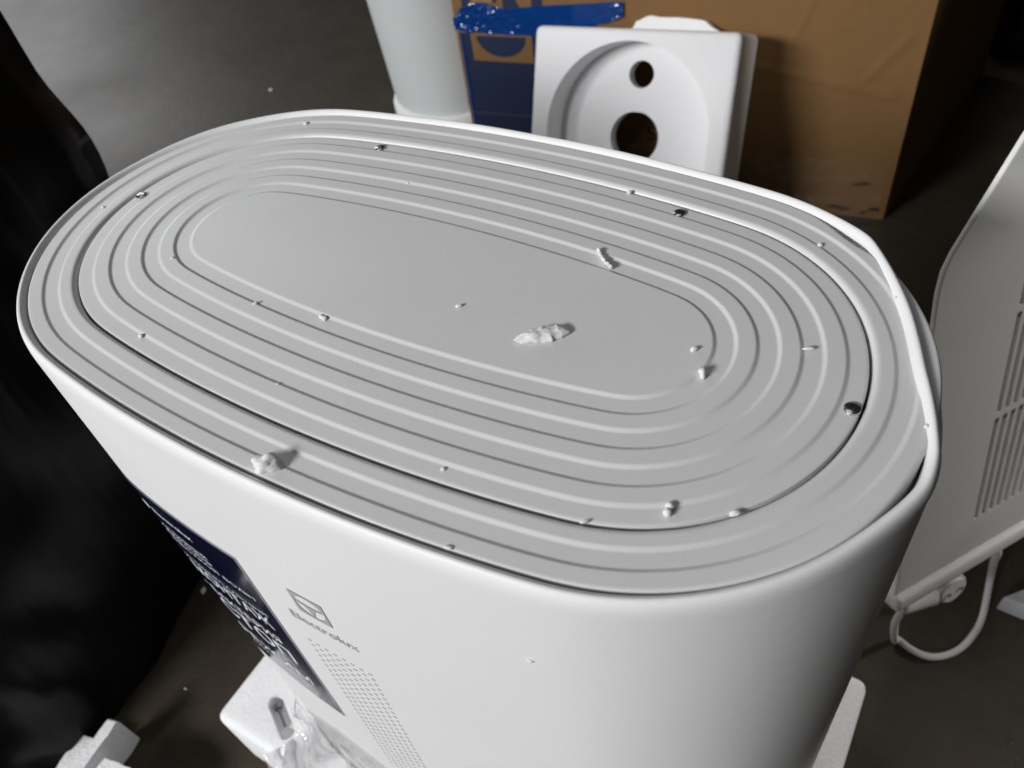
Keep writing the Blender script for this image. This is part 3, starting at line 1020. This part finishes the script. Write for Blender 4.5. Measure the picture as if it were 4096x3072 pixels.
tf = link('torn_foam', torn_slab([(0.118, 0.02), (0.135, -0.018), (0.165, -0.024), (0.262, -0.020), (0.292, 0.0), (0.294, 0.040), (0.12, 0.040)], 0.022, 2.0, 0.004, 6), M['eps_torn'])
m3 = mt_.copy(); m3.translation = FP0 + fN * (0.145 * FS + 0.001) + Vector((0, 0, 0))
tf.matrix_world = m3
tag(tf, 'torn white foam slab wedged between the leaning end cap and the box', 'foam packaging')


# ------------------------------------------------------------ second heater, left of the box
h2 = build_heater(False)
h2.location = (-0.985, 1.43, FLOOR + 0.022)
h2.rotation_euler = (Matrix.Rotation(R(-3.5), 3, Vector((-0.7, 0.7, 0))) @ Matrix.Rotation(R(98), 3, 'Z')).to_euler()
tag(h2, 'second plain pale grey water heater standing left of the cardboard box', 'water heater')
cup_prof = [(-0.002, 0.0), (-0.010, 0.006), (-0.012, 0.02), (-0.012, 0.042), (-0.009, 0.050), (-0.002, 0.052), (0.0, 0.040), (0.03, 0.016)]
tr2 = link('foam_tray', sweep(cup_prof, 'foam_tray', top_fill=True, bottom_fill=True), M['eps'])
tr2.location = (-0.985, 1.43, FLOOR); tr2.rotation_euler = (0, 0, R(98))
tag(tr2, 'white polystyrene tray under the second heater left of the cardboard box', 'foam packaging')


# ------------------------------------------------------------ black wrapped stack, plus an added black block for the dark background
def wrapped_stack(lo, hi, seed, name, amp=0.03, nx=40):
    bm = bmesh.new()
    add_box(bm, lo, hi, 0.03, 2)
    for _ in range(5):
        es = [e for e in bm.edges if e.calc_length() > 0.05]
        if not es: break
        bmesh.ops.subdivide_edges(bm, edges=es, cuts=1, use_grid_fill=True)
    bmesh.ops.triangulate(bm, faces=[f for f in bm.faces if len(f.verts) > 4])
    c = Vector([(a + b) / 2 for a, b in zip(lo, hi)])
    for v in bm.verts:
        p = v.co
        n1 = noise.noise((p.x * 4, p.y * 4, p.z * 4 + seed)); n2 = noise.noise((p.x * 13, p.y * 13 + seed, p.z * 7)); n3 = noise.noise((p.x * 34 + seed, p.y * 34, p.z * 12))
        dr = Vector((p.x - c.x, p.y - c.y, 0)).normalized()
        dr = dr + Vector((0, 0, 0.9 if p.z > hi[2] - 0.03 else 0))
        v.co = p + dr * (amp * n1 + amp * 0.45 * n2 + amp * 0.2 * n3) * (0.3 if p.z < lo[2] + 0.02 else 1)
    return bm_mesh(bm, name, True, 60)




def wrapped_prism(poly, z0, z1, seed, name, amp=0.022, ns=26, nz=44):
    bm = bmesh.new()
    ring = []
    for i in range(len(poly)):
        a = Vector(poly[i]); b = Vector(poly[(i + 1) % len(poly)])
        k = max(2, int((b - a).length / 0.022))
        for q in range(k): ring.append(a + (b - a) * q / k)
    c = sum(ring, Vector((0, 0))) / len(ring)

    def top(q):
        t = max(0, min(1, (-0.02 - q.y) / 0.10)); u_ = max(0, min(1, (-0.66 - q.x) / 0.2)); return z1 - 0.05 * t - 0.30 * u_ * u_ * (3 - 2 * u_)
    rows = []
    for j in range(nz + 1):
        row = []
        for q in ring:
            d = (q - c).normalized()
            zt = top(q)
            z = z0 + (zt - z0) * j / nz
            o = amp * noise.noise((q.x * 4, q.y * 4, z * 5 + seed)) + amp * 0.5 * noise.noise((q.x * 11 + z * 6, q.y * 11 + z * 6, z * 3 + seed))
            p = q + d * o
            row.append(bm.verts.new((p.x, p.y, z + (0.02 * noise.noise((q.x * 9, q.y * 9, seed)) if j > nz - 3 else 0))))
        rows.append(row)
    n = len(ring)
    for a, b in zip(rows, rows[1:]):
        for i in range(n): bm.faces.new((a[i], a[(i + 1) % n], b[(i + 1) % n], b[i]))
    prev = rows[-1]
    for f, h in ((0.985, 0.012), (0.9, 0.018), (0.6, 0.02), (0.3, 0.03)):
        nr = [bm.verts.new((c.x + (v.co.x - c.x) * f, c.y + (v.co.y - c.y) * f, top(Vector((v.co.x, c.y + (v.co.y - c.y) * f))) + h + 0.02 * noise.noise((v.co.x * 7 * f, v.co.y * 7 * f, seed)))) for v in rows[-1]]
        for i in range(n): bm.faces.new((prev[i], prev[(i + 1) % n], nr[(i + 1) % n], nr[i]))
        prev = nr
    bm.faces.new(prev)
    return bm_mesh(bm, name, True, 70)


st = link('wrapped_stack', wrapped_prism([(-0.605, 0.165), (-1.3, 0.165), (-1.3, -0.46), (-0.575, -0.46), (-0.515, -0.29), (-0.525, -0.16)], FLOOR + 0.004, 0.012, 3.0, 'wrapped_stack'), M['film'])
tag(st, 'tall stack wrapped in glossy black stretch film left of the foreground heater', 'wrapped stack')
dark_filler = link('wrapped_stack', wrapped_stack((0.17, 1.86, FLOOR + 0.005), (1.6, 2.6, 0.75), 8.0, 'wrapped_stack', 0.02), M['film'])
tag(dark_filler, 'added black block filling the dark void behind the cardboard box and panel heater', 'wrapped stack')

# ------------------------------------------------------------ torn foam pieces at the lower left
FG = 'torn foam pieces at the foot of the black stack'


def foam_piece(poly, th, loc, rot, seed, lab):
    o = link('torn_foam', torn_slab(poly, th, seed, 0.004, 6), M['eps_torn'])
    o.location = loc; o.rotation_euler = [R(a) for a in rot]
    tag(o, lab, 'foam packaging', FG)
    return o


def from_pts(a, b, c, th, name, seed, lab, back=0.0):
    pass


foam_piece([(-0.470, -0.242), (-0.457, -0.238), (-0.449, -0.300), (-0.443, -0.365), (-0.459, -0.365), (-0.463, -0.300)], 0.062, (0, 0, FLOOR + 0.001), (0, 0, 0), 11.0,
           'upright torn strip of white foam with a bright top edge by the black stack')
foam_piece([(-0.513, -0.275), (-0.483, -0.268), (-0.468, -0.310), (-0.466, -0.38), (-0.51, -0.38), (-0.505, -0.316)], 0.030, (0, 0, FLOOR + 0.001), (0, 0, 0), 15.0,
           'lower torn foam piece lying left of the upright strip')
foam_piece([(-0.437, -0.278), (-0.398, -0.271), (-0.350, -0.285), (-0.350, -0.37), (-0.432, -0.37)], 0.060, (0, 0, FLOOR + 0.001), (0, 0, 0), 19.0,
           'white foam block right of the upright strip at the bottom edge')

# ------------------------------------------------------------ panel heater at the right
pe = R(57); pb = R(10)
PE = Vector((math.cos(pe), math.sin(pe), 0)); PNB = Vector((-math.sin(pe), math.cos(pe), 0))
PUP = Vector((0, 0, math.cos(pb))) + PNB * math.sin(pb)
PNF = PE.cross(PUP)          # towards the viewer
P0 = Vector((0.311, 0.27, -0.55))
ph = empty('panel_heater', P0)
Mx = Matrix((PE, PNF * -1, PUP)).transposed().to_4x4(); Mx.translation = P0
ph.matrix_world = Mx            # local: x along, y into the wall, z up the panel
tag(ph, 'white slotted panel heater leaning at the right edge behind the foreground heater', 'panel heater')
PW, PH_ = 0.62, 0.565
SLOT0, SP, SW = 0.098, 0.0105, 0.0060
rows_ = [(0.053, 0.195), (0.203, 0.318), (0.326, 0.405)]
cut_list = []
ncol = 36
bmc = bmesh.new()
for c in range(ncol):
    x0 = SLOT0 + c * SP
    for (a, b) in rows_:
        add_box(bmc, (x0, -0.01, a), (x0 + SW, 0.004, b))
cutm = bm_mesh(bmc, 'slots')
_out = [(-0.002, -0.004), (PW, -0.004), (PW, PH_), (0.150, PH_), (0.136, PH_ - 0.003), (0.122, PH_ - 0.010), (0.065, 0.489), (0.030, 0.443), (0.008, 0.414), (0.001, 0.400), (-0.002, 0.380)]  # upper left corner cut away to stand in for a diagonal cast shadow
_bm = bmesh.new()
_f = [_bm.verts.new((x, 0.0, z)) for x, z in _out]
_face = _bm.faces.new(_f)
_ex = bmesh.ops.extrude_face_region(_bm, geom=[_face])
for _v in [v for v in _ex['geom'] if isinstance(v, bmesh.types.BMVert)]: _v.co.y += 0.005
bmesh.ops.recalc_face_normals(_bm, faces=_bm.faces)
bmesh.ops.bevel(_bm, geom=[e for e in _bm.edges if abs(e.verts[0].co.y - e.verts[1].co.y) < 1e-6], offset=0.0018, segments=3, profile=0.5, affect='EDGES')
base = bm_mesh(_bm, 'panel', True, 40)
pm = boolean_mesh(base, [cutm], 'front_panel')
link('front_panel', pm, M['heater_white'], ph)
# dark grille seen inside every slot
bm = bmesh.new()
for c in range(ncol):
    x0 = SLOT0 + c * SP
    for (a, b) in rows_:
        vs = [bm.verts.new(v) for v in ((x0, 0.0036, a), (x0 + SW, 0.0036, a), (x0 + SW, 0.0036, b), (x0, 0.0036, b))]
        bm.faces.new(vs)
gi = link('vent_inside', bm_mesh(bm, 'vent_inside'), mat('grey_vent_floor', (0.30, 0.30, 0.29), 0.7), ph)
gi['kind'] = 'stuff'
# punched holes between the rows
bm = bmesh.new()
for c in range(ncol):
    x0 = SLOT0 + c * SP + SW / 2
    for zc in (0.199, 0.322):
        vs = [bm.verts.new((x0 + 0.0026 * math.cos(2 * math.pi * k / 10), -0.0004, zc - 0.006 + 0.0032 * math.sin(2 * math.pi * k / 10))) for k in range(10)]
        bm.faces.new(vs)
hh = link('punched_hole', bm_mesh(bm, 'punched_hole'), M['slot_dark'], ph); hh['kind'] = 'stuff'
bm = bmesh.new(); add_box(bm, (-0.004, -0.006, -0.030), (PW + 0.002, 0.026, -0.006), 0.006, 3)
link('bottom_rail', bm_mesh(bm, 'bottom_rail', True, 40), M['heater_white'], ph)
inv = Mx.inverted()


def pl(q): return inv @ Vector(q)


fz = FLOOR + 0.006
cab = [P0 + PE * 0.154 + Vector((0, 0, -0.02)) + PNF * -0.02, P0 + PE * 0.165 + Vector((0, 0, -0.05)), P0 + PE * 0.173 + Vector((0, 0, -0.085)), P0 + PE * 0.19 + Vector((0, 0, -0.14))]
CABF = [(0.42, 0.433, -0.714), (0.419, 0.386, -0.714), (0.412, 0.353, -0.714), (0.401, 0.329, -0.714), (0.385, 0.312, -0.714), (0.369, 0.305, -0.714), (0.352, 0.306, -0.714), (0.336, 0.312, -0.714)]
cab += [Vector((x, y, fz)) for x, y, z in CABF[1:]]
cab += [P0 + PE * 0.018 + Vector((0, 0, -0.115)) + PNF * 0.01, P0 + PE * 0.010 + Vector((0, 0, -0.070)) + PNF * 0.006, P0 + PE * 0.018 + Vector((0, 0, -0.045)) + PNF * 0.004]
link('power_cable', tube_mesh([pl(q) for q in cab], 0.0042, 10, 'power_cable'), M['cable'], ph)
# plug tucked under the rail
plug = link('plug', tube_mesh([pl(P0 + PE * 0.018 + Vector((0, 0, -0.046))), pl(P0 + PE * 0.04 + Vector((0, 0, -0.050))), pl(P0 + PE * 0.058 + Vector((0, 0, -0.052)))], lambda t: 0.010 + 0.007 * t, 14, 'plug'), M['cable'], ph)
bm = bmesh.new()
bmesh.ops.create_cone(bm, cap_ends=True, segments=24, radius1=0.020, radius2=0.020, depth=0.016)
bmesh.ops.bevel(bm, geom=[e for e in bm.edges if e.is_boundary or abs(e.verts[0].co.z - e.verts[1].co.z) < 1e-6], offset=0.003, segments=2, affect='EDGES')
face = link('plug_face', bm_mesh(bm, 'plug_face', True, 40), M['cable'], plug)
face.matrix_basis = inv @ Matrix.Translation(P0 + PE * 0.085 + Vector((0, 0, -0.055)) + PNF * 0.006) @ PNF.to_track_quat('Z', 'Y').to_matrix().to_4x4()
for dx in (-0.009, 0.009):
    bm = bmesh.new(); bmesh.ops.create_cone(bm, cap_ends=True, segments=12, radius1=0.0022, radius2=0.0022, depth=0.004)
    pn = link('plug_pin', bm_mesh(bm, 'plug_pin', True, 40), M['metal_pin'], plug)
    pn.matrix_basis = inv @ Matrix.Translation(P0 + PE * (0.085 + dx) + Vector((0, 0, -0.055)) + PNF * 0.0145) @ PNF.to_track_quat('Z', 'Y').to_matrix().to_4x4()
# feet that keep the panel off the floor
for fx in (0.30, 0.55):
    bm = bmesh.new(); add_box(bm, (fx, 0.004, -0.19), (fx + 0.03, 0.022, -0.028), 0.004, 2)
    link('foot', bm_mesh(bm, 'foot', True, 40), M['heater_white'], ph)

# grey board scrap on the floor at the right
gs = link('grey_board', torn_slab([(0, 0), (0.03, -0.002), (0.16, 0.13), (0.125, 0.14)], 0.03, 5.0, 0.001, 4), M['grey_slab'])
gs.location = (0.432, 0.408, FLOOR + 0.002)
tag(gs, 'narrow grey board scrap lying on the floor under the panel heater', 'board')

# bits of litter on the floor
for (x, y, sd, lab) in ((-1.55, 1.21, 41, 'lone white foam bead on the floor beyond the black stack'), (-0.538, -0.047, 43, 'white foam flake on the dark floor beside the left side of the heater'),
                        (-0.452, -0.165, 44, 'tiny pale foam speck on the floor in front of the foam tray')):
    q_ = 0.28 if sd == 44 else 0.75
    o = link('foam_crumb', crumb_mesh(sd, 0.009 * q_, 0.005 * q_, 0.005 * q_, 0.4, 2), M['bead'])
    o.location = (x, y, FLOOR + 0.003 * q_); o.rotation_euler = (0, 0, sd)
    tag(o, lab, 'foam crumb')
